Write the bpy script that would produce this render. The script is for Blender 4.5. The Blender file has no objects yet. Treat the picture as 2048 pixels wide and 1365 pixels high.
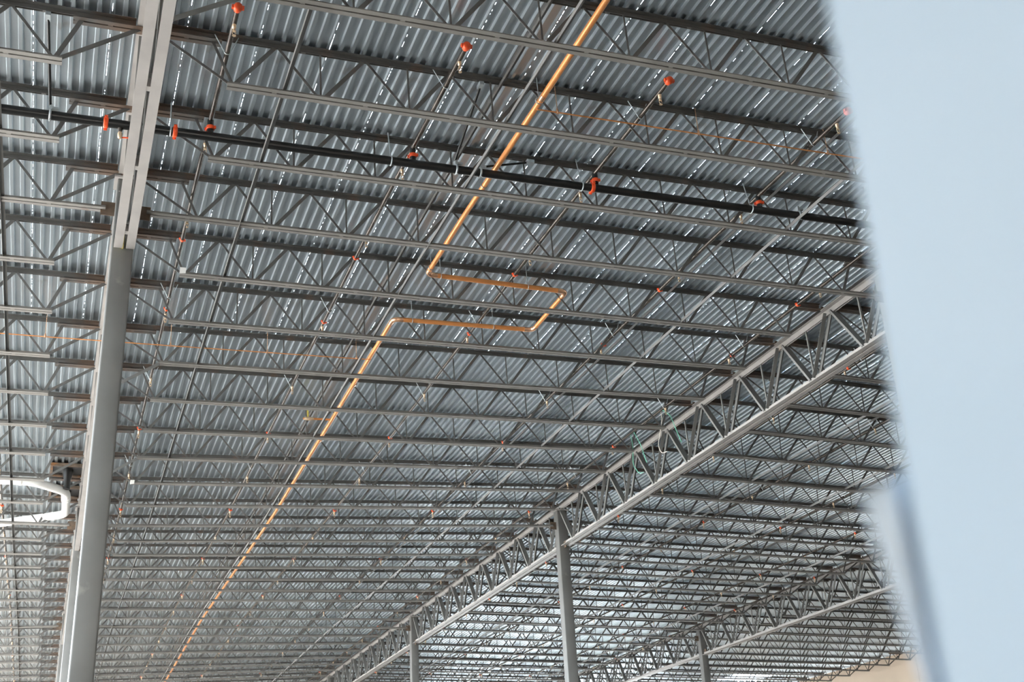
import bpy, bmesh, math, random
from mathutils import Matrix, Vector
random.seed(7)
sc = bpy.context.scene
COL = sc.collection

# ------------------------------------------------------------------ frames
# "roof frame": X along the joists, Y along the girders, Z normal to the near roof slope, origin at the camera
TX = 0.0245                      # slope of the near roof plane
H = 10.0245                      # underside of the deck
S = 1.828                        # joist spacing
Y0 = 16.328                      # joist line of the wide column
XL, XM, XR, XW, XA = 0.59, 14.58, 28.54, 44.2, -13.4
D = 0.775                        # joist depth
n_ = math.sqrt(1 + TX * TX)
A = Matrix(((1 / n_, 0, -TX / n_), (0, 1, 0), (TX / n_, 0, 1 / n_))).to_4x4()   # roof frame -> world
RID = Matrix.Translation((XM, 0, H)) @ Matrix.Rotation(0.042, 4, 'Y') @ Matrix.Translation((-XM, 0, -H))
AR = A @ RID                     # far slope beyond the ridge girder
FLOOR = -1.65

# the deck is laid to fall: along the column line XL it peaks and dips towards the roof drains
KN = [(-30, -.31), (-12, -.31), (-2, -.035), (0, .07), (9, -.31), (18, .19), (27, -.15), (60, -.15)]
def zl(y):
    k = (y - Y0) / S
    for (a, p), (b, q) in zip(KN, KN[1:]):
        if k <= b: return p + (q - p) * max(0.0, (k - a) / (b - a))
    return KN[-1][1]
def W(x, y):
    if x >= XM: return 0.0
    return zl(y) * ((XM - x) / (XM - XL) if x > XL else max(0.0, 1 - (XL - x) / 13.99))

def side(x):
    return AR if x > XM + 0.01 else A

# ------------------------------------------------------------------ camera
F_PX = 2358.5
yaw, pitch, roll = 0.3888, 0.4115, -0.0805
cy, sy, cp, sp, cr, sr = math.cos(yaw), math.sin(yaw), math.cos(pitch), math.sin(pitch), math.cos(roll), math.sin(roll)
fwd = Vector((sy * cp, cy * cp, sp)); rgt = Vector((cy, -sy, 0)); upv = rgt.cross(fwd)
r2 = cr * rgt + sr * upv; u2 = -sr * rgt + cr * upv
A3 = A.to_3x3()
cx, cyv, cz = A3 @ r2, A3 @ u2, -(A3 @ fwd)
cam_d = bpy.data.cameras.new('camera'); cam = bpy.data.objects.new('camera', cam_d); COL.objects.link(cam)
cam.matrix_world = Matrix(((cx.x, cyv.x, cz.x, 0), (cx.y, cyv.y, cz.y, 0), (cx.z, cyv.z, cz.z, 0), (0, 0, 0, 1)))
cam_d.sensor_width = 36.0
cam_d.lens = F_PX / 2048 * 36
cam_d.clip_start = 0.05; cam_d.clip_end = 500
cam_d.dof.use_dof = True
cam_d.dof.focus_distance = 19.0
cam_d.dof.aperture_fstop = 3.4
sc.camera = cam

# ------------------------------------------------------------------ light
w = bpy.data.worlds.new('sky'); sc.world = w; w.use_nodes = True
bg = w.node_tree.nodes['Background']
bg.inputs[0].default_value = (0.74, 0.88, 1.0, 1); bg.inputs[1].default_value = 3.2
sun_d = bpy.data.lights.new('sun', 'SUN'); sun_d.energy = 14.0; sun_d.angle = 0.01; sun_d.color = (1.0, 0.95, 0.89)
sun = bpy.data.objects.new('sun', sun_d); COL.objects.link(sun)
sun.rotation_euler = Vector((-0.45, -0.62, 0.64)).to_track_quat('Z', 'Y').to_euler()
sun.location = (-30, -40, 40)
sc.view_settings.view_transform = 'Standard'; sc.view_settings.look = 'None'
sc.view_settings.gamma = 1; sc.view_settings.use_curve_mapping = False
sc.view_settings.exposure = 2.3
sc.cycles.max_bounces = 8; sc.cycles.diffuse_bounces = 5; sc.cycles.glossy_bounces = 3
sc.cycles.use_denoising = True

# ------------------------------------------------------------------ materials
def mat(name, col, rough=0.6, metal=0.0, noise=0.12, scale=6.0, rust=None, bump=0.0):
    m = bpy.data.materials.new(name); m.use_nodes = True
    nt = m.node_tree; N = nt.nodes; L = nt.links
    b = N['Principled BSDF']; b.inputs['Roughness'].default_value = rough; b.inputs['Metallic'].default_value = metal
    tc = N.new('ShaderNodeTexCoord')
    nz = N.new('ShaderNodeTexNoise'); nz.inputs['Scale'].default_value = scale; nz.inputs['Detail'].default_value = 5
    L.new(tc.outputs['Object'], nz.inputs['Vector'])
    rp = N.new('ShaderNodeValToRGB')
    rp.color_ramp.elements[0].position = 0.3; rp.color_ramp.elements[1].position = 0.7
    rp.color_ramp.elements[0].color = (*[c * (1 - noise) for c in col], 1)
    rp.color_ramp.elements[1].color = (*[min(1, c * (1 + noise)) for c in col], 1)
    L.new(nz.outputs['Fac'], rp.inputs['Fac'])
    out = rp.outputs['Color']
    if rust:
        rc, amount, rscale = rust
        n2 = N.new('ShaderNodeTexNoise'); n2.inputs['Scale'].default_value = rscale; n2.inputs['Detail'].default_value = 7
        L.new(tc.outputs['Object'], n2.inputs['Vector'])
        r3 = N.new('ShaderNodeValToRGB')
        r3.color_ramp.elements[0].position = 0.72 - amount; r3.color_ramp.elements[1].position = 0.80 - amount * 0.6
        r3.color_ramp.elements[0].color = (0, 0, 0, 1); r3.color_ramp.elements[1].color = (0.8, 0.8, 0.8, 1)
        L.new(n2.outputs['Fac'], r3.inputs['Fac'])
        mx = N.new('ShaderNodeMix'); mx.data_type = 'RGBA'
        L.new(r3.outputs['Color'], mx.inputs['Factor']); L.new(out, mx.inputs['A']); mx.inputs['B'].default_value = (*rc, 1)
        out = mx.outputs['Result']
    L.new(out, b.inputs['Base Color'])
    if bump:
        bp = N.new('ShaderNodeBump'); bp.inputs['Strength'].default_value = bump; bp.inputs['Distance'].default_value = 0.02
        L.new(nz.outputs['Fac'], bp.inputs['Height']); L.new(bp.outputs['Normal'], b.inputs['Normal'])
    return m

RUST = (0.17, 0.075, 0.035)
M_JOIST = mat('joist primer grey', (0.118, 0.116, 0.112), 0.55, 0.0, 0.12, 3.0, (RUST, 0.08, 2.2))
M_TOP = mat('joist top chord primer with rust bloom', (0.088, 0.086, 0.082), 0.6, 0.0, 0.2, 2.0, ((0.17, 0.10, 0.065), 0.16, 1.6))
def end_rust(m, L):
    nt = m.node_tree; N = nt.nodes; K = nt.links; b = N['Principled BSDF']
    src = b.inputs['Base Color'].links[0].from_socket
    tc = N.new('ShaderNodeTexCoord'); sx = N.new('ShaderNodeSeparateXYZ'); K.new(tc.outputs['Object'], sx.inputs[0])
    a = N.new('ShaderNodeMath'); a.operation = 'SUBTRACT'; a.inputs[1].default_value = L / 2; K.new(sx.outputs[0], a.inputs[0])
    c = N.new('ShaderNodeMath'); c.operation = 'ABSOLUTE'; K.new(a.outputs[0], c.inputs[0])
    nz = N.new('ShaderNodeTexNoise'); nz.inputs['Scale'].default_value = 5; nz.inputs['Detail'].default_value = 6; K.new(tc.outputs['Object'], nz.inputs['Vector'])
    d = N.new('ShaderNodeMath'); d.operation = 'MULTIPLY_ADD'; d.inputs[1].default_value = 1.1; K.new(nz.outputs['Fac'], d.inputs[0]); K.new(c.outputs[0], d.inputs[2])
    e = N.new('ShaderNodeMapRange'); e.inputs['From Min'].default_value = L / 2 - 0.35; e.inputs['From Max'].default_value = L / 2 + 0.35
    e.inputs['To Max'].default_value = 0.55; K.new(d.outputs[0], e.inputs['Value'])
    mx = N.new('ShaderNodeMix'); mx.data_type = 'RGBA'; K.new(e.outputs[0], mx.inputs['Factor']); K.new(src, mx.inputs['A']); mx.inputs['B'].default_value = (0.16, 0.085, 0.045, 1)
    K.new(mx.outputs['Result'], b.inputs['Base Color'])
end_rust(M_TOP, XM - XL)
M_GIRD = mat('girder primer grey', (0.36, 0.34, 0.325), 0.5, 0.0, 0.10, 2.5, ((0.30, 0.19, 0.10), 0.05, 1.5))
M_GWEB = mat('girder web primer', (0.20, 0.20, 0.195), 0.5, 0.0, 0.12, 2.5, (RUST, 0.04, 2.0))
M_COLM = mat('column primer grey', (0.25, 0.245, 0.235), 0.42, 0.0, 0.10, 1.8, ((0.40, 0.38, 0.35), 0.06, 3.0))
M_PLATE = mat('rusted steel plate', (0.12, 0.085, 0.06), 0.75, 0.0, 0.4, 7.0, ((0.28, 0.12, 0.04), 0.15, 6.0))
M_DECK = mat('galvanised roof deck', (0.56, 0.62, 0.665), 0.34, 0.9, 0.10, 0.9, ((0.36, 0.33, 0.31), 0.06, 1.2))
M_CHORD = mat('bottom chord primer, dusty', (0.205, 0.196, 0.182), 0.6, 0.0, 0.12, 3.0, (RUST, 0.05, 2.2))  # joist primer made lighter here to imitate light on the chord undersides
M_BLACK = mat('black sprinkler pipe', (0.012, 0.012, 0.012), 0.3, 0.0, 0.3, 5.0)
M_BRANCH = mat('varnished branch pipe', (0.10, 0.085, 0.075), 0.25, 0.6, 0.4, 4.0)
M_RED = mat('orange red coupling paint', (0.86, 0.10, 0.025), 0.38, 0.0, 0.1, 9.0)
M_BRASS = mat('brass sprinkler head', (0.74, 0.56, 0.38), 0.35, 0.5, 0.15, 30.0)
M_COPPER = mat('copper orange pipe paint', (0.80, 0.33, 0.11), 0.28, 0.35, 0.10, 3.0)
M_COPFIT = mat('bright copper fitting', (0.90, 0.52, 0.32), 0.22, 0.7, 0.08, 8.0)
M_ZINC = mat('zinc plated hanger', (0.55, 0.60, 0.63), 0.35, 0.6, 0.1, 12.0)
M_PVC = mat('white drain pipe', (0.86, 0.86, 0.84), 0.4, 0.0, 0.03, 2.0)
M_BRIDGE = mat('bridging angle steel', (0.18, 0.176, 0.172), 0.55, 0.1, 0.10, 3.0, (RUST, 0.03, 3.0))
M_YEL = mat('yellow paint', (0.75, 0.62, 0.10), 0.45, 0.0, 0.05, 9.0)
M_GREEN = mat('green cable sheath', (0.20, 0.62, 0.45), 0.45, 0.0, 0.05, 9.0)
M_CREAM = mat('cream cable sheath', (0.75, 0.70, 0.62), 0.45, 0.0, 0.05, 9.0)
M_WALL = mat('tan tilt up concrete', (0.55, 0.44, 0.34), 0.85, 0.0, 0.08, 0.35, ((0.42, 0.33, 0.25), 0.08, 0.5), 0.1)
M_FLOOR = mat('concrete slab', (0.17, 0.15, 0.13), 0.8, 0.0, 0.10, 0.25)
M_EARTH = mat('dry graded earth', (0.56, 0.54, 0.51), 0.95, 0.0, 0.15, 0.1)
M_SHEET = mat('pale blue white sheet', (0.50, 0.64, 0.79), 0.5, 0.0, 0.02, 3.0)
M_FLAP = mat('paler inner sheet', (0.62, 0.71, 0.80), 0.5, 0.0, 0.02, 3.0)
M_TAG = mat('white tag', (0.85, 0.85, 0.83), 0.6, 0.0, 0.02, 3.0)

# ------------------------------------------------------------------ mesh builder
class MB:
    def __init__(self): self.v = []; self.f = []; self.sm = []
    def add(self, vs, fs, smooth=False):
        o = len(self.v); self.v += [tuple(p) for p in vs]; self.f += [tuple(i + o for i in q) for q in fs]; self.sm += [smooth] * len(fs)
        return self
    def box(self, a, b):
        x0, y0, z0 = a; x1, y1, z1 = b
        vs = [(x, y, z) for x in (x0, x1) for y in (y0, y1) for z in (z0, z1)]
        return self.add(vs, [(0, 1, 3, 2), (4, 6, 7, 5), (0, 4, 5, 1), (2, 3, 7, 6), (0, 2, 6, 4), (1, 5, 7, 3)])
    def prism(self, p0, p1, poly, u, v=None):
        """polygon poly [(a,b)] in the plane (u,v) swept from p0 to p1"""
        p0 = Vector(p0); p1 = Vector(p1); d = (p1 - p0).normalized(); u = Vector(u); u = (u - u.dot(d) * d).normalized()
        v = d.cross(u) if v is None else Vector(v)
        n = len(poly); vs = [p + a * u + b * v for p in (p0, p1) for a, b in poly]
        fs = [(i, (i + 1) % n, (i + 1) % n + n, i + n) for i in range(n)] + [tuple(range(n))[::-1], tuple(range(n, 2 * n))]
        return self.add(vs, fs)
    def angle(self, p0, p1, leg, th, u, flip=1):
        t = th; l = leg
        return self.prism(p0, p1, [(0, 0), (l, 0), (l, t * flip), (t, t * flip), (t, l * flip), (0, l * flip)], u)
    def bar(self, p0, p1, wu, wv, u):
        return self.prism(p0, p1, [(-wu / 2, -wv / 2), (wu / 2, -wv / 2), (wu / 2, wv / 2), (-wu / 2, wv / 2)], u)
    def tube(self, pts, r, n=10, cap=True):
        pts = [Vector(p) for p in pts]; rings = []
        ref = None
        for i, p in enumerate(pts):
            a = pts[i] - pts[i - 1] if i else pts[1] - pts[0]
            b = pts[i + 1] - pts[i] if i < len(pts) - 1 else a
            t = (a.normalized() + b.normalized()).normalized()
            if ref is None:
                ref = Vector((0, 0, 1)) if abs(t.z) < 0.9 else Vector((1, 0, 0))
            e1 = (ref - ref.dot(t) * t).normalized(); e2 = t.cross(e1); ref = e1
            rr = r[i] if isinstance(r, (list, tuple)) else r
            rings.append([p + rr * (math.cos(2 * math.pi * k / n) * e1 + math.sin(2 * math.pi * k / n) * e2) for k in range(n)])
        vs = [q for g in rings for q in g]; m = len(pts)
        fs = [(i * n + k, i * n + (k + 1) % n, (i + 1) * n + (k + 1) % n, (i + 1) * n + k) for i in range(m - 1) for k in range(n)]
        self.add(vs, fs, True)
        if cap:
            o = len(self.v)
            self.add(rings[0], [tuple(range(n))[::-1]]); self.add(rings[-1], [tuple(range(n))])
        return self
    def data(self, name, m):
        me = bpy.data.meshes.new(name); me.from_pydata(self.v, [], self.f); me.materials.append(m)
        me.polygons.foreach_set('use_smooth', self.sm)
        bm = bmesh.new(); bm.from_mesh(me); bmesh.ops.recalc_face_normals(bm, faces=bm.faces); bm.to_mesh(me); bm.free()
        me.update(); return me

def fillet(pts, r, n=5):
    out = [Vector(pts[0])]
    for i in range(1, len(pts) - 1):
        p = Vector(pts[i]); a = (Vector(pts[i - 1]) - p).normalized(); b = (Vector(pts[i + 1]) - p).normalized()
        p0 = p + a * r; p1 = p + b * r
        for k in range(n + 1):
            t = k / n; out.append((1 - t) ** 2 * p0 + 2 * t * (1 - t) * p + t * t * p1)
    out.append(Vector(pts[-1])); return out

def sub(pts, step=1.8):
    out = [Vector(pts[0])]
    for p in pts[1:]:
        p = Vector(p); n = max(1, int((p - out[-1]).length / step)); q = out[-1]
        out += [q + (p - q) * (i / n) for i in range(1, n + 1)]
    return out

def link(name, data, parent=None, label=None, cat=None, group=None, kind=None, mw=None):
    o = bpy.data.objects.new(name, data); COL.objects.link(o)
    if parent is not None: o.parent = parent
    if mw is not None: o.matrix_world = mw
    if label: o['label'] = label
    if cat: o['category'] = cat
    if group: o['group'] = group
    if kind: o['kind'] = kind
    return o

def thing(name, label, cat, mw, group=None, kind=None):
    o = link(name, None, None, label, cat, group, kind, mw); o.empty_display_size = 0.2; return o

ORD = ['zeroth', 'first', 'second', 'third', 'fourth', 'fifth', 'sixth', 'seventh', 'eighth', 'ninth', 'tenth', 'eleventh', 'twelfth', 'thirteenth',
       'fourteenth', 'fifteenth', 'sixteenth', 'seventeenth', 'eighteenth', 'nineteenth']
def ordn(k):
    if k < 20: return ORD[k]
    t = {2: 'twent', 3: 'thirt', 4: 'fort'}[k // 10]
    return t + 'ieth' if k % 10 == 0 else t + 'y-' + ORD[k % 10]

# ------------------------------------------------------------------ structure: floor, ground, walls
YA, YB = -9.0, 82.4
def slab(name, a, b, m, **kw):
    return link(name, MB().box(a, b).data(name, m), kind='structure', **kw)
slab('floor', (XA - 0.3, YA, FLOOR - 0.3), (XW + 0.3, YB, FLOOR), M_FLOOR)
slab('ground', (-220, -220, FLOOR - 0.6), (260, 300, FLOOR - 0.3), M_EARTH)
# right wall of tilt-up panels, with door openings low down and an unbuilt strip near the far end
wr = thing('wall_right', None, None, Matrix.Identity(4), kind='structure')
def panel(y0, y1, z0, z1, t=0.25):
    link('wall_panel', MB().box((XW, y0 + 0.008, z0), (XW + t, y1 - 0.008, z1)).data('wall_panel', M_WALL), wr)
ztop = 10.1
for y0, y1, z0 in ((-9, 0, FLOOR), (0, 9, FLOOR), (9, 18, FLOOR), (18, 27, FLOOR), (27, 36, FLOOR), (36, 45, FLOOR), (45, 54, FLOOR), (54, 63, FLOOR), (63, 67, FLOOR), (67, 76, FLOOR), (76, YB, FLOOR)):
    panel(y0, y1, z0, ztop)
wf = thing('wall_far', None, None, Matrix.Identity(4), kind='structure')
for i in range(6):
    x0 = XA + i * 9.65
    z0 = 7.0 if i in (4, 5) else FLOOR
    link('wall_panel', MB().box((x0 + 0.008, YB, z0), (x0 + 9.642, YB + 0.25, 10.6)).data('wall_panel', M_WALL), wf)
wb = thing('wall_rear', None, None, Matrix.Identity(4), kind='structure')
for i in range(6):
    x0 = XA + i * 9.65
    link('wall_panel', MB().box((x0 + 0.008, YA - 0.25, 0.1 if i == 1 else FLOOR), (x0 + 9.642, YA, 10.6)).data('wall_panel', M_WALL), wb)

wl = thing('left_light_blocker', None, None, Matrix.Identity(4), kind='structure')  # unseen panels added to block light from the left front
for i in range(2):
    y0 = YA + i * 8.5
    link('wall_panel', MB().box((XA - 0.25, y0 + 0.008, FLOOR), (XA, y0 + 8.492, 9.6)).data('wall_panel', M_WALL), wl)

# ------------------------------------------------------------------ ceiling: ribbed deck sheets with open side laps
PITCH = 0.9144 / 6
XS0 = -0.7755
def deck_sheet(y0, y1, seed, xw=None):
    rnd = random.Random(seed)
    prof = []
    for i in range(6):
        b = i * PITCH
        prof += [(b + 0.022, 0), (b + 0.034, 0.045), (b + 0.1184, 0.045), (b + 0.1304, 0)]
    mb = MB(); nP = len(prof)
    yk = [y0] + [Y0 + k * S for k, _ in KN if y0 < Y0 + k * S < y1] + [y1]
    vs = [(x, y, z) for y in yk for x, z in prof]
    mb.add(vs, [(r * nP + i, r * nP + i + 1, (r + 1) * nP + i + 1, (r + 1) * nP + i) for r in range(len(yk) - 1) for i in range(nP - 1)])
    # half ribs at both edges; the right edge of each sheet is ragged so daylight dots show through the side lap
    ys = [y0]
    while ys[-1] < y1: ys.append(min(y1, ys[-1] + (rnd.choice((0.02, 0.03, 0.045, 0.07)) if ys[-1] < 24 else 2.0)))
    ys = sorted(set(ys) | set(yk)); m = len(ys)
    for ya, yb in zip(yk, yk[1:]): mb.add([(0.022, ya, 0), (0.022, yb, 0), (0.0, yb, 0), (0.0, ya, 0)], [(0, 1, 2, 3)])
    e = 6 * PITCH
    vs = []; fs = []
    for k in range(m - 1):
        g = rnd.choice((-0.002, -0.002, 0.004, 0.006)) if ys[k] < 22 else -0.004
        o = len(vs); ya, yb = ys[k], ys[k + 1]
        vs += [(e - 0.022, ya, 0), (e - 0.022, yb, 0), (e - g, yb, 0), (e - g, ya, 0)]; fs.append((o, o + 1, o + 2, o + 3))
        if g > 0:                    # upturned lip added on open laps to keep direct sun out
            o = len(vs); vs += [(e - g, ya, 0), (e - g, yb, 0), (e - g, yb, 0.014), (e - g, ya, 0.014)]; fs.append((o, o + 1, o + 2, o + 3))
    mb.add(vs, fs)
    if xw is not None: mb.v = [(x, y, z + W(x + xw, y)) for x, y, z in mb.v]
    return mb
ceil = thing('ceiling', None, None, Matrix.Identity(4), kind='structure')
sheets = [deck_sheet(YA - 0.5, YB + 0.3, s).data('deck_sheet', M_DECK) for s in range(4)]
j0 = -14
for j in range(j0, 50):
    x = XS0 + j * 0.9144
    if x > XW + 0.3: break
    mw = (A if x + 0.45 < XM else AR) @ Matrix.Translation((x, 0, H))
    if 38.3 < x < 41.0:          # unfinished roof opening with daylight above
        link('deck_sheet', deck_sheet(YA - 0.5, 63.3, 5).data('deck_sheet', M_DECK), ceil, mw=mw)
        link('deck_sheet', deck_sheet(65.5, YB + 0.3, 6).data('deck_sheet', M_DECK), ceil, mw=mw)
        continue
    d = deck_sheet(YA - 0.5, YB + 0.3, j, x).data('deck_sheet', M_DECK) if x < XM else sheets[j % 4]
    link('deck_sheet', d, ceil, mw=mw)

# ------------------------------------------------------------------ joists
LJ = XM - XL
def joist_meshes(L):
    """open web joist in local coordinates: x 0..L between girder centre lines, z 0 at the deck"""
    P = {}
    G = 0.012; leg = 0.066; th = 0.008
    def chord(x0, x1, z, up):
        mb = MB()
        for s in (-1, 1):
            a, b = s * G, s * (G + leg); t = s * (G + th)
            poly = [(a, 0), (b, 0), (b, up * th), (t, up * th), (t, up * leg), (a, up * leg)]
            mb.prism((x0, 0, z), (x1, 0, z), poly, (0, 1, 0), (0, 0, 1))
        x = x0 + 0.6
        while x < x1: # spacer plates tie the two angles together
            mb.box((x - 0.03, -G - 0.002, z + up * 0.003), (x + 0.03, G + 0.002, z + up * leg)); x += 1.2
        return mb
    e = 0.16
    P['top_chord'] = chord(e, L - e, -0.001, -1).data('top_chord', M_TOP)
    zb = -D
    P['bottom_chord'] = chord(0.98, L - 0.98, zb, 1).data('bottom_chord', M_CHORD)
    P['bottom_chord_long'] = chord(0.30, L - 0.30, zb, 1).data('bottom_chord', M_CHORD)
    seats = []
    for sgn in (0, 1):
        mb = MB()
        x0, x1 = (0.02, 0.90) if not sgn else (L - 0.90, L - 0.02)
        for s in (-1, 1):
            a, b = s * G, s * (G + leg); t = s * (G + th)
            mb.prism((x0, 0, -0.125), (x1, 0, -0.125), [(a, 0), (b, 0), (b, th), (t, th), (t, leg * 0.7), (a, leg * 0.7)], (0, 1, 0), (0, 0, 1))
        for x in (x0 + 0.05, (x0 + x1) / 2, x1 - 0.05): mb.box((x - 0.03, -G - 0.002, -0.122), (x + 0.03, G + 0.002, -0.03))
        seats.append(mb.data('joist_seat', M_TOP))
    P['seats'] = seats
    c = L / 2; n = int((c - 1.05) / 1.2)
    bn = [c + 1.2 * i for i in range(-n, n + 1)]
    if bn[0] > 1.5: bn = [1.03] + bn + [L - 1.03]
    zt, zl = -0.06, zb + 0.05
    web = []
    def rise(p, q): web.append(('web_diagonal', MB().bar((p[0], 0, p[1]), (q[0], 0, q[1]), 0.016, 0.054, (0, 1, 0))))
    def fall(p, q):
        web.append(('web_diagonal', MB().angle((p[0], -0.019, p[1]), (q[0], -0.019, q[1]), 0.038, 0.006, (0, 1, 0), -1)))
    def vert(x): web.append(('web_vertical', MB().angle((x, -0.014, zl), (x, -0.014, zt), 0.026, 0.005, (0, 1, 0))))
    fall((0.12, -0.11), (bn[0] - 0.02, zl)); rise((L - 0.12, -0.11), (bn[-1] + 0.02, zl))
    fall((0.80, -0.11), (bn[0] + 0.03, zl)); rise((L - 0.80, -0.11), (bn[-1] - 0.03, zl))
    for i in range(len(bn) - 1):
        m_ = (bn[i] + bn[i + 1]) / 2
        rise((bn[i] + 0.05, zl), (m_ - 0.03, zt)); fall((m_ + 0.03, zt), (bn[i + 1] - 0.05, zl))
        if i: vert(bn[i])
    P['web'] = [(nm, mb.data(nm, M_JOIST)) for nm, mb in web]
    allw = MB()
    for nm, mb in web: allw.add(mb.v, mb.f)
    P['web_all'] = allw.data('web_members', M_JOIST)
    return P

JB = joist_meshes(LJ)
JD = joist_meshes(XW - XR)
dL = {2: -.03, 3: .02, 4: .06, 5: .04}
dR = {1: .14, 2: .10, 3: .10, 4: .24, 5: .18, 6: .08}
def joist(k, x0, L, P, label, group, fine, long_=False, off=True):
    a = dL.get(k, 0) if off else 0; b = dR.get(k, 0) if off else 0
    if off == 'mirror': a, b = a, a
    ang = math.atan2(b - a, L)
    za, zb_ = W(x0, Y0 + k * S), W(x0 + L, Y0 + k * S)
    mw = side(x0 + 0.1) @ Matrix.Translation((x0, Y0 + k * S + a, H + za)) @ Matrix.Rotation(math.atan2(za - zb_, L), 4, 'Y') @ Matrix.Rotation(ang, 4, 'Z')
    t = thing('bar_joist', label, 'joist', mw, group)
    link('top_chord', P['top_chord'], t)
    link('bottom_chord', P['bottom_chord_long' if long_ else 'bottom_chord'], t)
    for q in P['seats']: link('joist_seat', q, t)
    if fine:
        for nm, q in P['web']: link(nm, q, t)
    else:
        link('web_members', P['web_all'], t, kind='stuff')
    return t

def jlabel(k, bay, ref, kref, tail=''):
    d = k - kref
    if d == 0: return f'grey steel joist tied to the {ref}, {bay}'
    w_ = 'beyond' if d > 0 else 'this side of'
    return f'{ordn(abs(d))} grey steel joist {w_} the {ref}, {bay}'
for k in range(-4, 31):
    joist(k, XL - LJ, LJ, JB, jlabel(k, 'white drain pipe bay', 'wide near column', 0), 'joists in the white drain pipe bay', k <= 7, k % 9 == 0, 'mirror')
for k in range(-4, 31):
    joist(k, XL, LJ, JB, jlabel(k, 'copper pipe bay', 'wide near column', 0), 'joists in the copper pipe bay', k <= 11, k % 9 == 0, True)
for k in range(0, 32):
    joist(k, XM, XR - XM, JB, jlabel(k, 'bay past the ridge girder', 'slim ridge column', 9), 'joists past the ridge girder', k <= 9, k % 9 == 0, False)
for k in range(8, 34):
    joist(k, XR, XW - XR, JD, jlabel(k, 'tan wall bay', 'far small column', 18), 'joists running to the tan wall', False, k % 9 == 0, False)

# ------------------------------------------------------------------ joist girders
ZG = 8.60                        # underside of girder bottom chords
def girder(x, k0, k1, label, zbot=None, M=None, leg=0.125, gap=0.022, ztop=None):
    M = M or side(x - 0.02)
    zt = ztop or (H - 0.127)
    zbot = zbot or (ZG - 0.06 if x == XL else ZG)
    Ln = (k1 - k0) * S
    za, zb_ = W(x, Y0 + k0 * S), W(x, Y0 + k1 * S)
    mw = M @ Matrix.Translation((x, Y0 + k0 * S, za)) @ Matrix.Translation((0, 0, ZG)) @ Matrix.Rotation(math.atan2(zb_ - za, Ln), 4, 'X') @ Matrix.Translation((0, 0, -ZG))
    t = thing('joist_girder', label, 'girder', mw, None)
    th = 0.013
    def chord(y0, y1, z, up, nm):
        mb = MB()
        for s in (-1, 1):
            a, b = s * gap, s * (gap + leg); tt = s * (gap + th)
            mb.prism((0, y0, z), (0, y1, z), [(a, 0), (b, 0), (b, up * th), (tt, up * th), (tt, up * leg), (a, up * leg)], (1, 0, 0), (0, 0, 1))
        y = y0 + 1.0
        while y < y1 - 0.2:
            mb.box((-gap - 0.003, y - 0.05, z + up * 0.004), (gap + 0.003, y + 0.05, z + up * leg)); y += 1.828
        link(nm, mb.data(nm, M_GIRD), t)
    chord(0.02, Ln - 0.02, zt, -1, 'top_chord')
    chord(0.17, Ln - 0.17, zbot, 1, 'bottom_chord')
    za, zb_ = zt - 0.07, zbot + 0.09
    for k in range(k1 - k0):
        yt, yb, yn = k * S, (k + 0.5) * S, (k + 1) * S
        # paired angles drop from each joist seat, a single wide strut climbs to the next one, a thin hanger stands between
        a0, a1 = yt + 0.09, yb - 0.06
        for s in (-1, 1):
            link('web_angle', MB().angle((s * 0.028, a0, za), (s * 0.028, a1, zb_), 0.085 * s, 0.009, (1, 0, 0), 1).data('web_angle', M_GWEB), t)
        ch = [(-0.075, 0), (0.075, 0), (0.075, 0.05), (0.067, 0.05), (0.067, 0.008), (-0.067, 0.008), (-0.067, 0.05), (-0.075, 0.05)]
        link('web_strut', MB().prism((0, yb + 0.06, zb_), (0, yn - 0.09, za), ch, (1, 0, 0)).data('web_strut', M_GWEB), t)
        link('web_hanger', MB().angle((0.0, yb, zb_), (0.0, yb, za), 0.032, 0.006, (1, 0, 0)).data('web_hanger', M_GWEB), t)
    return t
girder(XL, -9, 0, 'pale grey double angle joist girder overhead, ending at the wide near column')
girder(XL, 0, 9, 'grey joist girder running behind the wide near column to the next one')
girder(XL, 9, 18, 'grey joist girder between the second and third columns behind the wide near column')
girder(XL, 18, 27, 'fourth grey joist girder in line behind the wide near column')
girder(XL, 27, 35, 'farthest grey joist girder in line behind the wide near column')
girder(XM, 0, 9, 'long grey ridge girder from the pale sheet down to the slim ridge column')
girder(XM, 9, 18, 'grey ridge girder between the slim ridge column and the next shorter one')
girder(XM, 18, 27, 'grey ridge girder beyond the second ridge column')
girder(XM, 27, 35, 'farthest grey ridge girder near the foot of the view')
girder(XR, 9, 18, 'dark joist girder with pale underside between the pale sheet and the far small column', ZG - 0.12)
girder(XR, 18, 27, 'dark joist girder with pale underside beyond the far small column', ZG - 0.12)
girder(XR, 27, 35, 'farthest dark joist girder in line with the far small column', ZG - 0.12)

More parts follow.
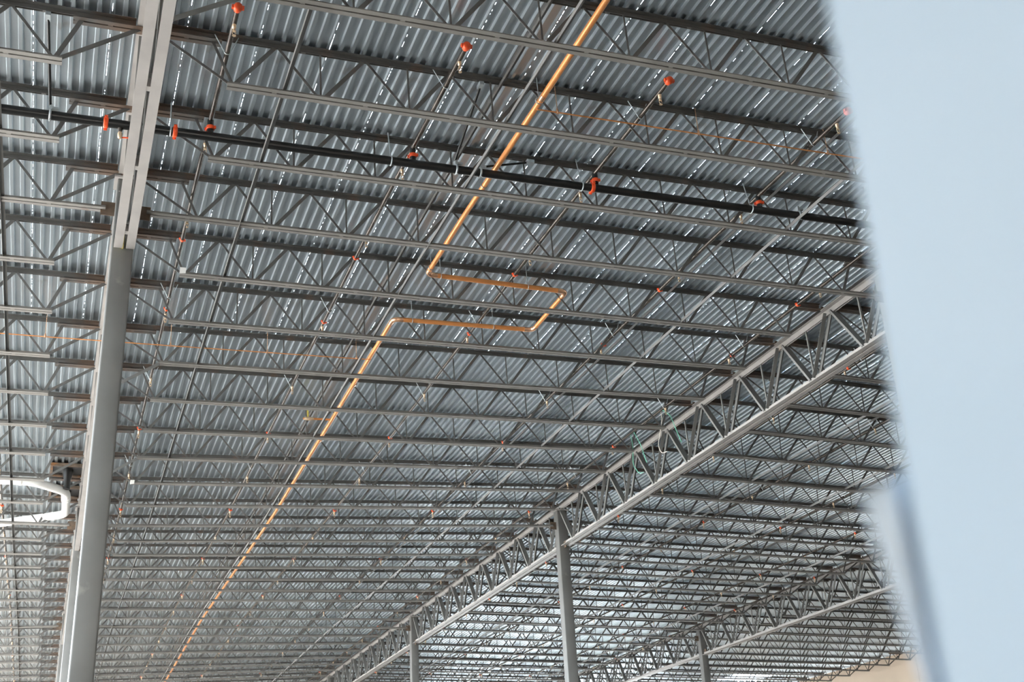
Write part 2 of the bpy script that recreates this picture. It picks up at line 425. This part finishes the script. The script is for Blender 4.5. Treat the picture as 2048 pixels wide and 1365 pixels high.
# ------------------------------------------------------------------ columns
def column(x, k, wx, wy, label, M=None):
    M = M or side(x - 0.02)
    wz = W(x, Y0 + k * S)
    top = M @ Vector((x, Y0 + k * S, H - 0.30 + wz))
    t = thing('steel_column', label, 'column', Matrix.Translation((top.x, top.y, FLOOR)))
    hh = top.z - FLOOR; r = 0.028; poly = []
    for sx, sy_, a0 in ((1, 1, 0), (-1, 1, 90), (-1, -1, 180), (1, -1, 270)):
        for q in range(4):
            a = math.radians(a0 + q * 30); poly.append((sx * (wx / 2 - r) + r * math.cos(a), sy_ * (wy / 2 - r) + r * math.sin(a)))
    mb = MB().prism((0, 0, 0), (0, 0, hh), poly, (1, 0, 0), (0, 1, 0))
    n = len(poly); mb.sm = [True] * n + [False, False]
    link('shaft', mb.data('shaft', M_COLM), t)
    link('cap_plate', MB().box((-wx / 2 - 0.05, -wy / 2 - 0.05, hh), (wx / 2 + 0.05, wy / 2 + 0.05, hh + 0.03)).data('cap_plate', M_GIRD), t)
    link('base_plate', MB().box((-wx / 2 - 0.1, -wy / 2 - 0.1, 0), (wx / 2 + 0.1, wy / 2 + 0.1, 0.03)).data('base_plate', M_PLATE), t)
    zj = (M @ Vector((x, Y0, H - D + wz))).z - FLOOR
    for s in (-1, 1):
        link('stabilizer_plate', MB().box((s * wx / 2, -0.006, zj - 0.10), (s * (wx / 2 + 0.20), 0.006, zj + 0.13)).data('stabilizer_plate', M_PLATE), t)['label'] = 'rust brown plate at the joist bottom chord'
    zg = (M @ Vector((x, Y0, ZG + wz))).z - FLOOR
    for s in (-1, 1):
        link('girder_tab', MB().box((-0.012, s * wy / 2, zg - 0.06), (0.012, s * (wy / 2 + 0.14), zg + 0.14)).data('girder_tab', M_YEL if (k == 0 and s < 0) else M_PLATE), t)
    return t
column(XL + 0.005, 0, 0.315, 0.30, 'wide near grey square steel column reaching up to the overhead girder')
column(XL + 0.005, 9, 0.315, 0.30, 'second grey steel column peeking out behind the wide near column')
column(XL + 0.005, 18, 0.315, 0.30, 'third grey steel column mostly hidden behind the wide near column')
column(XM, 9, 0.33, 0.30, 'slim grey steel column standing under the middle of the ridge girder')
column(XM, 18, 0.33, 0.30, 'second shorter grey steel column farther along the ridge girder')
column(XM, 27, 0.33, 0.30, 'farthest grey steel column under the ridge girder near the frame bottom')
column(XM, 0, 0.33, 0.30, 'grey steel column under the ridge girder behind the pale blurred sheet')
column(XR, 18, 0.33, 0.30, 'far small steel column under the dark girder with the pale underside')
column(XR, 9, 0.33, 0.30, 'steel column of the dark girder hidden behind the pale blurred sheet')
column(XR, 27, 0.33, 0.30, 'farthest steel column beyond the far small one')

# ------------------------------------------------------------------ bridging lines and girder braces
def run(name, pts, r, m, label, cat, M=A, group=None, n=10):
    return link(name, MB().tube(pts, r, n).data(name, m), None, label, cat, group, None, M)
def bridging(x, z, y0, y1, label, m, M):
    mb = MB(); P = sub([(x, y0, z), (x, y1, z)], 3.6)
    for p, q in zip(P, P[1:]): mb.angle(p, q, 0.058, 0.005, (1, 0, 0), 1)
    link('bridging_angle', mb.data('bridging_angle', m), None, label, 'bridging', None, None, M)
zlo = H - D + 0.075
bays = (('white drain pipe bay', A), ('copper pipe bay', A), ('bay past the ridge girder', AR), ('tan wall bay', AR))
for x, lab in ((-1.16, 'pale bridging angle along the bottom chords beside the white drain pipe'),
               (2.27, 'pale bridging angle along the bottom chords nearest the wide near column'),
               (5.33, 'pale bridging angle along the bottom chords running close beside the copper pipe'),
               (11.03, 'pale bridging angle along the bottom chords nearest the ridge girder')):
    bridging(x, zlo, 3.0, 72, lab, M_BRIDGE, A)
for x, lab in ((18.1, 'pale bridging angle just past the ridge girder'), (21.2, 'pale bridging angle second past the ridge girder'), (25.6, 'pale bridging angle nearest the dark girder')):
    bridging(x, zlo, 12, 76, lab, M_BRIDGE, AR)
for x, lab, M in ((5.30, 'dark bridging angle along the top chords near the copper pipe', A), (10.86, 'dark bridging angle along the top chords nearest the ridge girder', A),
                  (19.6, 'dark bridging angle along the top chords past the ridge girder', AR), (23.9, 'dark bridging angle along the top chords nearer the dark girder', AR)):
    bridging(x, H - 0.085, 3.0, 72, lab, M_JOIST, M)
for k, ref in ((-3, 'brace crossing the frame top beside the overhead girder'), (3, 'brace on the third joist beyond the wide near column'), (6, 'brace on the sixth joist beyond the wide near column'),
               (12, 'brace on the twelfth joist beyond the wide near column')):
    a = dL.get(k, 0)
    mb = MB().angle((1.56, Y0 + k * S + a, H - D + 0.03), (XL + 0.10, Y0 + k * S + a - 0.05, ZG + 0.10), 0.062, 0.007, (0, 1, 0))
    link('girder_brace', mb.data('girder_brace', M_GWEB), None, 'grey diagonal angle ' + ref, 'brace', None, None, A)

# ------------------------------------------------------------------ sprinkler system
ZM, YM, RM = H - 0.60, 14.18, 0.064
main = thing('sprinkler_main', 'thick black sprinkler main pipe crossing the copper pipe bay', 'pipe', A)
link('pipe', MB().tube(sub([(-9, YM, ZM), (14.3, YM, ZM)]), RM, 20).data('pipe', M_BLACK), main)
def coupling_mesh(axis, r, wd=0.05):
    """two bolted half rings round a pipe along axis"""
    mb = MB(); ax = Vector(axis); e = 0.5 * wd
    c = Vector((0, 0, 0))
    mb.tube([c - ax * e, c - ax * e * 0.98, c - ax * e * 0.5, c + ax * e * 0.5, c + ax * e * 0.98, c + ax * e],
            [r * 1.05, r * 1.14, r * 1.2, r * 1.2, r * 1.14, r * 1.05], 16)
    o = ax.cross(Vector((0.31, 0.52, 0.8))).normalized()
    for s in (-1, 1):
        p = o * s * r * 1.3
        mb.bar(p - ax * e * 0.7, p + ax * e * 0.7, r * 0.75, r * 0.5, o)
        q = o * s * r * 1.36; u = ax.cross(o)
        mb.tube([q - u * r * 0.55, q + u * r * 0.55], r * 0.13, 6)
    return mb
cm_main = coupling_mesh((1, 0, 0), RM, 0.062).data('coupling', M_RED)
for x in (0.18, 1.08, 7.36):
    link('coupling', cm_main, main, mw=A @ Matrix.Translation((x, YM, ZM)))['label'] = 'orange red grooved coupling'
def ring_hanger(x, parent):
    mb = MB(); mb.tube([(x + 0.002 * 0, YM + (RM + 0.006) * math.cos(a), ZM + (RM + 0.006) * math.sin(a)) for a in [math.radians(q * 24) for q in range(16)]], 0.010, 6)
    mb.tube([(x, YM, ZM + RM), (x, YM + 0.10, H - 0.05)], 0.009, 6)
    link('ring_hanger', mb.data('ring_hanger', M_ZINC), parent)['label'] = 'zinc hanger ring with rod'
for x in (1.02, 4.13, 7.18, 10.22, 13.0): ring_hanger(x, main)
def clamp(x, parent):
    mb = MB(); mb.tube([(x, YM + (RM + 0.01) * math.cos(a), ZM + (RM + 0.01) * math.sin(a)) for a in [math.radians(q * 24) for q in range(16)]], 0.016, 6)
    mb.box((x - 0.018, YM - 0.05, ZM + RM + 0.005), (x + 0.018, YM + 0.05, ZM + RM + 0.09)); mb.box((x + 0.018, YM - 0.03, ZM + RM + 0.03), (x + 0.10, YM + 0.03, ZM + RM + 0.06))
    mb.tube([(x, YM - 0.06, ZM - RM - 0.05), (x, YM - 0.02, ZM - RM)], 0.012, 6)
    link('brace_clamp', mb.data('brace_clamp', M_ZINC), parent)['label'] = 'zinc sway brace clamp'
for x in (-0.52, 5.13, 5.51, 11.13): clamp(x, main)
# drain valve on the main
vx = 0.37
link('valve_nipple', MB().tube([(vx, YM, ZM - RM), (vx, YM, ZM - RM - 0.06)], [0.035, 0.022], 10).data('valve_nipple', M_BRANCH), main)
link('valve_body', MB().tube([(vx, YM, ZM - RM - 0.05), (vx, YM, ZM - RM - 0.08), (vx, YM, ZM - RM - 0.14), (vx, YM, ZM - RM - 0.16)], [0.02, 0.032, 0.032, 0.018], 10).data('valve_body', M_BRASS), main)
link('valve_handle', MB().bar((vx + 0.02, YM, ZM - RM - 0.14), (vx + 0.14, YM - 0.02, ZM - RM - 0.14), 0.012, 0.02, (0, 0, 1)).data('valve_handle', M_RED), main)
# sway braces
for x, x1, lab in ((-0.53, -0.60, 'black sway brace pipe above the drain pipe bay end of the black main'), (5.12, 5.05, 'black sway brace pipe rising from the black main beside the copper pipe')):
    t = thing('sway_brace', lab, 'brace', A)
    p, q = Vector((x, YM - 0.02, ZM + RM + 0.08)), Vector((x1, 12.72, H - 0.09))
    link('brace_pipe', MB().tube([p, q], 0.021, 10).data('brace_pipe', M_BLACK), t)
    link('brace_foot', MB().box((x1 - 0.03, 12.66, H - 0.12), (x1 + 0.03, 12.80, H - 0.06)).data('brace_foot', M_ZINC), t)
t = thing('sway_brace', 'short black sway brace from the black main across behind the copper pipe', 'brace', A)
link('brace_pipe', MB().tube([(5.53, YM + 0.02, ZM + RM + 0.05), (6.35, YM + 0.12, H - 0.22)], 0.018, 8).data('brace_pipe', M_BLACK), t)
link('brace_foot', MB().box((6.33, YM + 0.06, H - 0.24), (6.45, YM + 0.18, H - 0.19)).data('brace_foot', M_ZINC), t)

# branch lines with couplings, hangers and pendent heads
ZB, RB = H - 0.33, 0.034
cm_b = coupling_mesh((0, 1, 0), RB, 0.055).data('coupling', M_RED)
cm_riser = coupling_mesh((0, 0, 1), 0.048, 0.06).data('coupling', M_RED)
capm = MB().tube([(0, -0.07, 0), (0, -0.068, 0), (0, -0.03, 0), (0, 0.0, 0), (0, 0.03, 0)], [0.001, 0.048, 0.06, 0.052, 0.042], 14)
for s in (-1, 1): capm.box((s * 0.056 - 0.018, -0.05, -0.022), (s * 0.056 + 0.018, -0.01, 0.022))
capm = capm.data('end_cap', M_RED)
headm = MB().tube([(0, 0, 0), (0, 0, -0.05), (0, 0, -0.051), (0, 0, -0.085), (0, 0, -0.086), (0, 0, -0.10)], [0.026, 0.024, 0.018, 0.018, 0.024, 0.02], 10)
for s in (-1, 1): headm.tube([(s * 0.018, 0, -0.10), (s * 0.021, 0, -0.125), (s * 0.006, 0, -0.155)], 0.005, 5)
headm.tube([(0, 0, -0.152), (0, 0, -0.16), (0, 0, -0.161), (0, 0, -0.164)], [0.008, 0.008, 0.024, 0.024], 10)
headm = headm.data('sprinkler_head', M_BRASS)
def tiehang(x, y):
    mb = MB()
    mb.tube([(x + (RB + 0.006) * math.cos(a), y, ZB + (RB + 0.006) * math.sin(a)) for a in [math.radians(180 + q * 22.5) for q in range(9)]], 0.007, 5)
    mb.tube([(x - RB - 0.005, y, ZB), (x - 0.16, y + 0.02, H - 0.07)], 0.007, 5); mb.tube([(x + RB + 0.005, y, ZB), (x + 0.14, y + 0.02, H - 0.07)], 0.007, 5)
    return mb.data('strap_hanger', M_ZINC)
def branch(x, ya, yb, label, M, cps, heads, riser=True):
    t = thing('branch_line', label, 'pipe', M, 'sprinkler branch lines')
    link('pipe', MB().tube(sub([(x, ya, ZB), (x, yb, ZB)]), RB, 12).data('pipe', M_BRANCH), t)
    link('end_cap', capm, t, mw=M @ Matrix.Translation((x, ya, ZB)))
    for y in cps: link('coupling', cm_b, t, mw=M @ Matrix.Translation((x, y, ZB)))
    for y in heads: link('sprinkler_head', headm, t, mw=M @ Matrix.Translation((x, y, ZB - RB)))
    for y in [Y0 + k * S + dL.get(k, 0) for k in (-2, 2, 4, 7, 10, 13)]:
        if ya < y - 0.3 < yb: link('strap_hanger', tiehang(x, y - 0.12), t)
    if riser:
        link('riser', MB().tube([(x, YM, ZM + RM * 0.8), (x, YM, ZB)], 0.045, 12).data('riser', M_BLACK), t)
        link('riser_coupling', cm_riser, t, mw=M @ Matrix.Translation((x, YM, ZM + RM + 0.075)))
    return t
cps = [17.75, 20.35] + [20.35 + 6.15 * i for i in range(1, 8)]
heads = [11.95, 14.75, 17.0] + [17.0 + 3.05 * i + 0.45 for i in range(1, 16)]
names = ['varnished sprinkler branch pipe nearest the wide near column', 'second varnished sprinkler branch pipe from the wide near column, short of the copper pipe',
         'third sprinkler branch pipe from the wide near column, under the copper loop', 'fourth sprinkler branch pipe from the wide near column',
         'sprinkler branch pipe close along the near side of the ridge girder']
for i, x in enumerate((1.55, 4.47, 7.43, 10.40, 13.50)):
    branch(x, 11.68, 68, names[i], A, cps, heads)
branch(-1.43, 11.68, 68, 'varnished sprinkler branch pipe in the white drain pipe bay', A, cps, heads)
names = ['sprinkler branch pipe hugging the far side of the ridge girder', 'second sprinkler branch pipe past the ridge girder', 'third sprinkler branch pipe past the ridge girder',
         'fourth sprinkler branch pipe past the ridge girder', 'sprinkler branch pipe along the dark girder']
for i, x in enumerate((16.55, 19.6, 22.5, 25.45, 27.9)):
    branch(x, 11.68, 74, names[i], AR, cps, heads, False)

# ------------------------------------------------------------------ copper pipe with expansion loop
ZC, RC = H - 0.45, 0.044
cop = thing('copper_pipe', 'bright copper pipe running down the bay with a square expansion loop', 'pipe', A)
XC = 5.79
path = [(XC, 2.0, ZC), (XC, 17.86, ZC), (8.54, 17.98, ZC), (8.54, 19.70, ZC), (5.68, 19.74, ZC), (5.72, 76, ZC)]
link('pipe', MB().tube(sub(fillet(path, 0.13, 6)), RC, 16).data('pipe', M_COPPER), cop)
for i in range(1, 5):
    p = Vector(path[i]); a = (Vector(path[i - 1]) - p).normalized(); b = (Vector(path[i + 1]) - p).normalized()
    pts = fillet([p + a * 0.19, p, p + b * 0.19], 0.13, 6)
    link('elbow', MB().tube(pts, RC * 1.10, 16).data('elbow', M_COPFIT), cop)['label'] = 'brighter copper elbow fitting'
def chang(x, y, axis):
    mb = MB(); rr = RC + 0.006
    for q in range(1):
        mb.tube([(x + (rr * math.cos(a) if axis == 'y' else 0), y + (rr * math.cos(a) if axis == 'x' else 0), ZC + rr * math.sin(a)) for a in [math.radians(z * 24) for z in range(16)]], 0.007, 5)
    mb.tube([(x, y, ZC + rr), (x, y, H - 0.02)], 0.006, 5)
    return mb.data('pipe_hanger', M_ZINC)
for x, y, ax in ((XC - 0.02, 12.4, 'y'), (XC, 14.75, 'y'), (XC, 17.6, 'y'), (6.05, 17.88, 'x'), (7.75, 17.95, 'x'), (6.05, 19.735, 'x'), (7.7, 19.715, 'x'), (5.69, 24.2, 'y'), (5.69, 28, 'y'), (5.69, 32, 'y')):
    link('pipe_hanger', chang(x, y, ax), cop)
for y in (12.3, 16.9, 23.0, 26.5, 31.0):
    link('joint', MB().tube([(XC - (0.09 if y > 20 else 0), y - 0.05, ZC), (XC - (0.09 if y > 20 else 0), y + 0.05, ZC)], RC * 1.09, 14).data('joint', M_COPFIT), cop)
def thin(label, pts, hx, r=0.0105):
    t = thing('copper_tube', label, 'pipe', A)
    link('pipe', MB().tube(sub(pts), r, 8).data('pipe', M_COPPER), t)
    for x, y in hx:
        mb = MB().tube([(x, y, ZC - 0.05), (x, y, H - 0.05)], 0.006, 5); mb.tube([(x, y, ZC - 0.07), (x, y, ZC - 0.03), (x, y, ZC + 0.02)], [0.018, 0.022, 0.008], 8)
        link('pipe_hanger', mb.data('pipe_hanger', M_COPFIT), t)
thin('thin copper tube branching from the copper pipe toward the pale sheet', [(XC, 12.53, ZC - 0.05), (14.2, 12.50, ZC - 0.05)], [(6.1, 12.53), (8.35, 12.52), (10.6, 12.51), (12.7, 12.5)])
thin('thin copper tube passing behind the wide near column to the copper pipe', [(-6, 21.57, ZC - 0.05), (5.70, 21.57, ZC - 0.05)], [(-2.4, 21.57), (-0.5, 21.57), (1.75, 21.57), (3.6, 21.57), (5.4, 21.57)])
stub = thing('valve_stub', 'short copper stub with yellow handled valve beside the copper pipe', 'valve', A)
link('pipe', MB().tube([(5.02, 25.14, ZC), (5.70, 25.14, ZC)], 0.025, 10).data('pipe', M_COPPER), stub)
link('valve_body', MB().tube([(5.05, 25.14, ZC), (5.06, 25.14, ZC), (5.15, 25.14, ZC), (5.2, 25.14, ZC), (5.26, 25.14, ZC)], [0.03, 0.04, 0.045, 0.04, 0.028], 10).data('valve_body', M_BRASS), stub)
link('valve_handle', MB().bar((5.13, 25.14, ZC + 0.04), (5.13, 25.16, ZC + 0.27), 0.035, 0.01, (1, 0, 0)).data('valve_handle', M_YEL), stub)
link('hanger_rod', MB().tube([(5.36, 25.14, ZC), (5.36, 25.14, H - 0.05)], 0.006, 5).data('hanger_rod', M_ZINC), stub)

# ------------------------------------------------------------------ white drain pipe and roof drain sumps
ZW, RW = H - 0.55, 0.105
dr = thing('roof_drain_pipe', 'thick white roof drain pipe with elbows left of the wide near column', 'pipe', A)
DS = 0.969
pts = [(x * DS, y * DS, z) for x, y, z in ((-8, 30.9, ZW), (-0.70, 30.84, ZW), (0.12, 31.55, ZW), (0.16, 33.5, ZW), (-1.5, 34.75, ZW), (-7, 39, ZW))]
link('pipe', MB().tube(sub(fillet(pts, 0.25, 6)), RW, 18).data('pipe', M_PVC), dr)
for p, q in (((0.125, 31.95, ZW), (0.128, 32.05, ZW)), ((0.13, 32.12, ZW), (0.132, 32.22, ZW)), ((-1.02, 30.84, ZW), (-0.95, 30.84, ZW)), ((-0.12, 33.72, ZW), (-0.18, 33.77, ZW))):
    link('hub', MB().tube([(p[0] * DS, p[1] * DS, p[2]), (q[0] * DS, q[1] * DS, q[2])], RW * 1.12, 18).data('hub', M_PVC), dr)
for y in (31.35 * DS, 33.15 * DS):
    s = thing('roof_drain', 'dark framed roof drain sump above the white drain pipe' + (', nearer one' if y < 31.2 else ', farther one'), 'roof drain', A)
    mb = MB(); a = 0.42
    for (x0, y0_, x1, y1_) in ((-a, -a, a, -a + 0.06), (-a, a - 0.06, a, a), (-a, -a + 0.06, -a + 0.06, a - 0.06), (a - 0.06, -a + 0.06, a, a - 0.06)):
        mb.box((0.12 + x0, y + y0_, H - 0.09), (0.12 + x1, y + y1_, H - 0.012))
    link('frame', mb.data('frame', M_PLATE), s)
    link('sump_pan', MB().box((0.12 - a + 0.06, y - a + 0.06, H - 0.05), (0.12 + a - 0.06, y + a - 0.06, H - 0.03)).data('sump_pan', M_BLACK), s)
    link('drain_body', MB().tube([(0.12, y, H - 0.05), (0.12, y, H - 0.16), (0.12, y, H - 0.3), (0.12, y, ZW)], [0.13, 0.12, 0.085, 0.08], 14).data('drain_body', M_BLACK), s)

for (x, y, z), lab in (((1.60, 29.06, 9.275), 'small white tag clipped on the seventh joist end beyond the wide near column'), ((1.60, 18.045, 9.275), 'small white tag clipped on the first joist end beyond the wide near column')):
    mb = MB().add([(x - 0.05, y - 0.01, z - 0.06), (x + 0.05, y - 0.02, z - 0.05), (x + 0.05, y - 0.022, z - 0.054), (x - 0.05, y - 0.012, z - 0.064), (x - 0.045, y - 0.06, z + 0.03), (x + 0.055, y - 0.06, z + 0.03), (x + 0.055, y - 0.062, z + 0.026), (x - 0.045, y - 0.062, z + 0.026)],
                  [(0, 1, 2, 3), (4, 7, 6, 5), (0, 4, 5, 1), (1, 5, 6, 2), (2, 6, 7, 3), (3, 7, 4, 0)])
    link('paper_tag', mb.data('paper_tag', M_TAG), None, lab, 'tag', None, None, A)

# ------------------------------------------------------------------ loose cable tails by the ridge girder
def cable(label, pts, m):
    link('cable_tail', MB().tube(fillet(pts, 0.12, 4), 0.009, 6).data('cable_tail', m), None, label, 'cable', None, None, A)
cable('pale green cable tail hooked at its end, hanging farther along by the ridge girder', [(13.5, 25.50, H - 0.30), (13.6, 25.62, 9.4), (13.6, 25.74, 8.95), (13.62, 25.5, 8.62), (13.62, 25.28, 8.60)], M_GREEN)
cable('straight green cable tail beside the hooked pale green one', [(13.5, 25.30, H - 0.36), (13.6, 25.2, 9.3), (13.6, 25.0, 8.76)], M_GREEN)
cable('cream cable tail hooked at its end, hanging by the ridge girder', [(13.5, 23.80, H - 0.30), (13.6, 23.95, 9.5), (13.6, 24.32, 8.98), (13.6, 24.2, 8.72), (13.62, 23.95, 8.70)], M_CREAM)
cable('straight green cable tail beside the hooked cream one', [(13.5, 23.70, H - 0.36), (13.6, 23.55, 9.5), (13.6, 23.18, 8.66)], M_GREEN)

# everything hung from the near slope follows the fall of the deck
done = set()
bpy.context.view_layer.update()
AI = A.inverted()
for o in list(sc.objects):
    root = o.parent or o
    if o.type != 'MESH' or root.name.split('.')[0] not in ('sprinkler_main', 'sway_brace', 'branch_line', 'copper_pipe', 'copper_tube', 'valve_stub', 'roof_drain_pipe', 'roof_drain', 'cable_tail', 'bridging_angle', 'girder_brace', 'paper_tag'):
        continue
    loc = AI @ o.matrix_world
    if max(abs(loc[i][j] - (i == j)) for i in range(3) for j in range(3)) > 1e-4: continue      # far slope
    t_ = loc.translation
    if t_.length < 1e-4:
        if o.data.name in done: continue
        done.add(o.data.name)
        for v in o.data.vertices: v.co.z += W(v.co.x, v.co.y)
        o.data.update()
    else:
        o.matrix_world = A @ Matrix.Translation((t_.x, t_.y, t_.z + W(t_.x, t_.y)))

# ------------------------------------------------------------------ pale sheet hanging close to the lens
UPPER = [[(0.342, 0.3928, 0.4727), (0.3561, 0.3901, 0.4744), (0.3752, 0.3865, 0.4766), (0.414, 0.379, 0.4811), (0.4767, 0.3669, 0.4883), (0.5939, 0.3424, 0.5)], [(0.3476, 0.3993, 0.4108), (0.3609, 0.397, 0.4123), (0.3787, 0.3939, 0.4142), (0.415, 0.3875, 0.4179), (0.4736, 0.3771, 0.4241), (0.5831, 0.3558, 0.4339)], [(0.3573, 0.4123, 0.3579), (0.3699, 0.4103, 0.3591), (0.3869, 0.4076, 0.3607), (0.4215, 0.402, 0.3638), (0.4775, 0.393, 0.369), (0.5818, 0.3742, 0.3771)], [(0.3647, 0.4219, 0.3191), (0.3769, 0.4202, 0.3201), (0.3933, 0.4178, 0.3215), (0.4266, 0.4128, 0.3242), (0.4806, 0.4048, 0.3286), (0.5812, 0.3879, 0.3356)], [(0.3719, 0.4316, 0.2811), (0.3836, 0.4301, 0.2819), (0.3995, 0.428, 0.2831), (0.4316, 0.4237, 0.2854), (0.4837, 0.4167, 0.2891), (0.5807, 0.4015, 0.2948)], [(0.3801, 0.4451, 0.2315), (0.3914, 0.4438, 0.2321), (0.4066, 0.4421, 0.233), (0.4375, 0.4384, 0.2347), (0.4874, 0.4326, 0.2374), (0.5803, 0.4195, 0.2416)], [(0.379, 0.4461, 0.1781), (0.3895, 0.4451, 0.1785), (0.4036, 0.4438, 0.1791), (0.4323, 0.4409, 0.1802), (0.4787, 0.4364, 0.182), (0.565, 0.4258, 0.1846)], [(0.3782, 0.4468, 0.1332), (0.388, 0.4461, 0.1334), (0.4012, 0.4451, 0.1337), (0.428, 0.443, 0.1343), (0.4715, 0.4396, 0.1353), (0.552, 0.4311, 0.1366)], [(0.3796, 0.4471, 0.0554), (0.388, 0.4469, 0.0553), (0.3995, 0.4466, 0.0552), (0.4227, 0.4458, 0.0549), (0.4602, 0.4446, 0.0546), (0.5297, 0.4403, 0.0536)]]
LOWER = [[(0.3645, 0.4605, 0.16), (0.3771, 0.4572, 0.1648), (0.3889, 0.4572, 0.1707), (0.3983, 0.4566, 0.1764), (0.4109, 0.4538, 0.1817), (0.4484, 0.4457, 0.1816)], [(0.3654, 0.4603, 0.1411), (0.3769, 0.4575, 0.1409), (0.3876, 0.458, 0.1415), (0.3959, 0.4578, 0.1418), (0.4074, 0.4555, 0.1418), (0.4439, 0.4478, 0.1414)], [(0.3689, 0.4592, 0.1219), (0.3786, 0.4571, 0.1217), (0.3875, 0.4582, 0.1223), (0.3957, 0.4581, 0.1225), (0.407, 0.4558, 0.1224), (0.4432, 0.4483, 0.1218)], [(0.3722, 0.4583, 0.0976), (0.3803, 0.4567, 0.0974), (0.3877, 0.4584, 0.0979), (0.3958, 0.4583, 0.098), (0.4069, 0.4561, 0.0978), (0.4425, 0.4488, 0.097)], [(0.3746, 0.4576, 0.0816), (0.3816, 0.4564, 0.0814), (0.3879, 0.4585, 0.0819), (0.396, 0.4584, 0.0819), (0.407, 0.4563, 0.0817), (0.4422, 0.4491, 0.0808)], [(0.3763, 0.4571, 0.0689), (0.3826, 0.4562, 0.0687), (0.3882, 0.4585, 0.0691), (0.3963, 0.4584, 0.0691), (0.4072, 0.4563, 0.0688), (0.4421, 0.4492, 0.0678)], [(0.38, 0.456, 0.0392), (0.3846, 0.4557, 0.0391), (0.3886, 0.4587, 0.0393), (0.3965, 0.4587, 0.0392), (0.4072, 0.4566, 0.0388), (0.4415, 0.4498, 0.0375)]]

def sheet_mesh(rows, name):
    n = len(rows[0]); vs = [p for r in rows for p in r]
    vs += [(x, y, FLOOR + 0.002) for x, y, z in rows[-1]]     # hangs straight down to the floor
    m = len(rows) + 1
    fs = [(i * n + j, i * n + j + 1, (i + 1) * n + j + 1, (i + 1) * n + j) for i in range(m - 1) for j in range(n - 1)]
    me = bpy.data.meshes.new(name); me.from_pydata(vs, [], fs); me.materials.append(M_FLAP if name == 'lower_flap' else M_SHEET)
    for p in me.polygons: p.use_smooth = True
    me.update(); return me
sh = thing('plastic_sheet', 'blurred pale blue white sheet close to the lens, covering one side of the view', 'sheet', Matrix.Identity(4))
for nm, rows in (('upper_sheet', UPPER), ('lower_flap', LOWER)):
    o = link(nm, sheet_mesh(rows, nm), sh)
    so = o.modifiers.new('thick', 'SOLIDIFY'); so.thickness = 0.0025; so.offset = 0
    if nm == 'upper_sheet':
        sb = o.modifiers.new('smooth', 'SUBSURF'); sb.levels = 2; sb.render_levels = 2
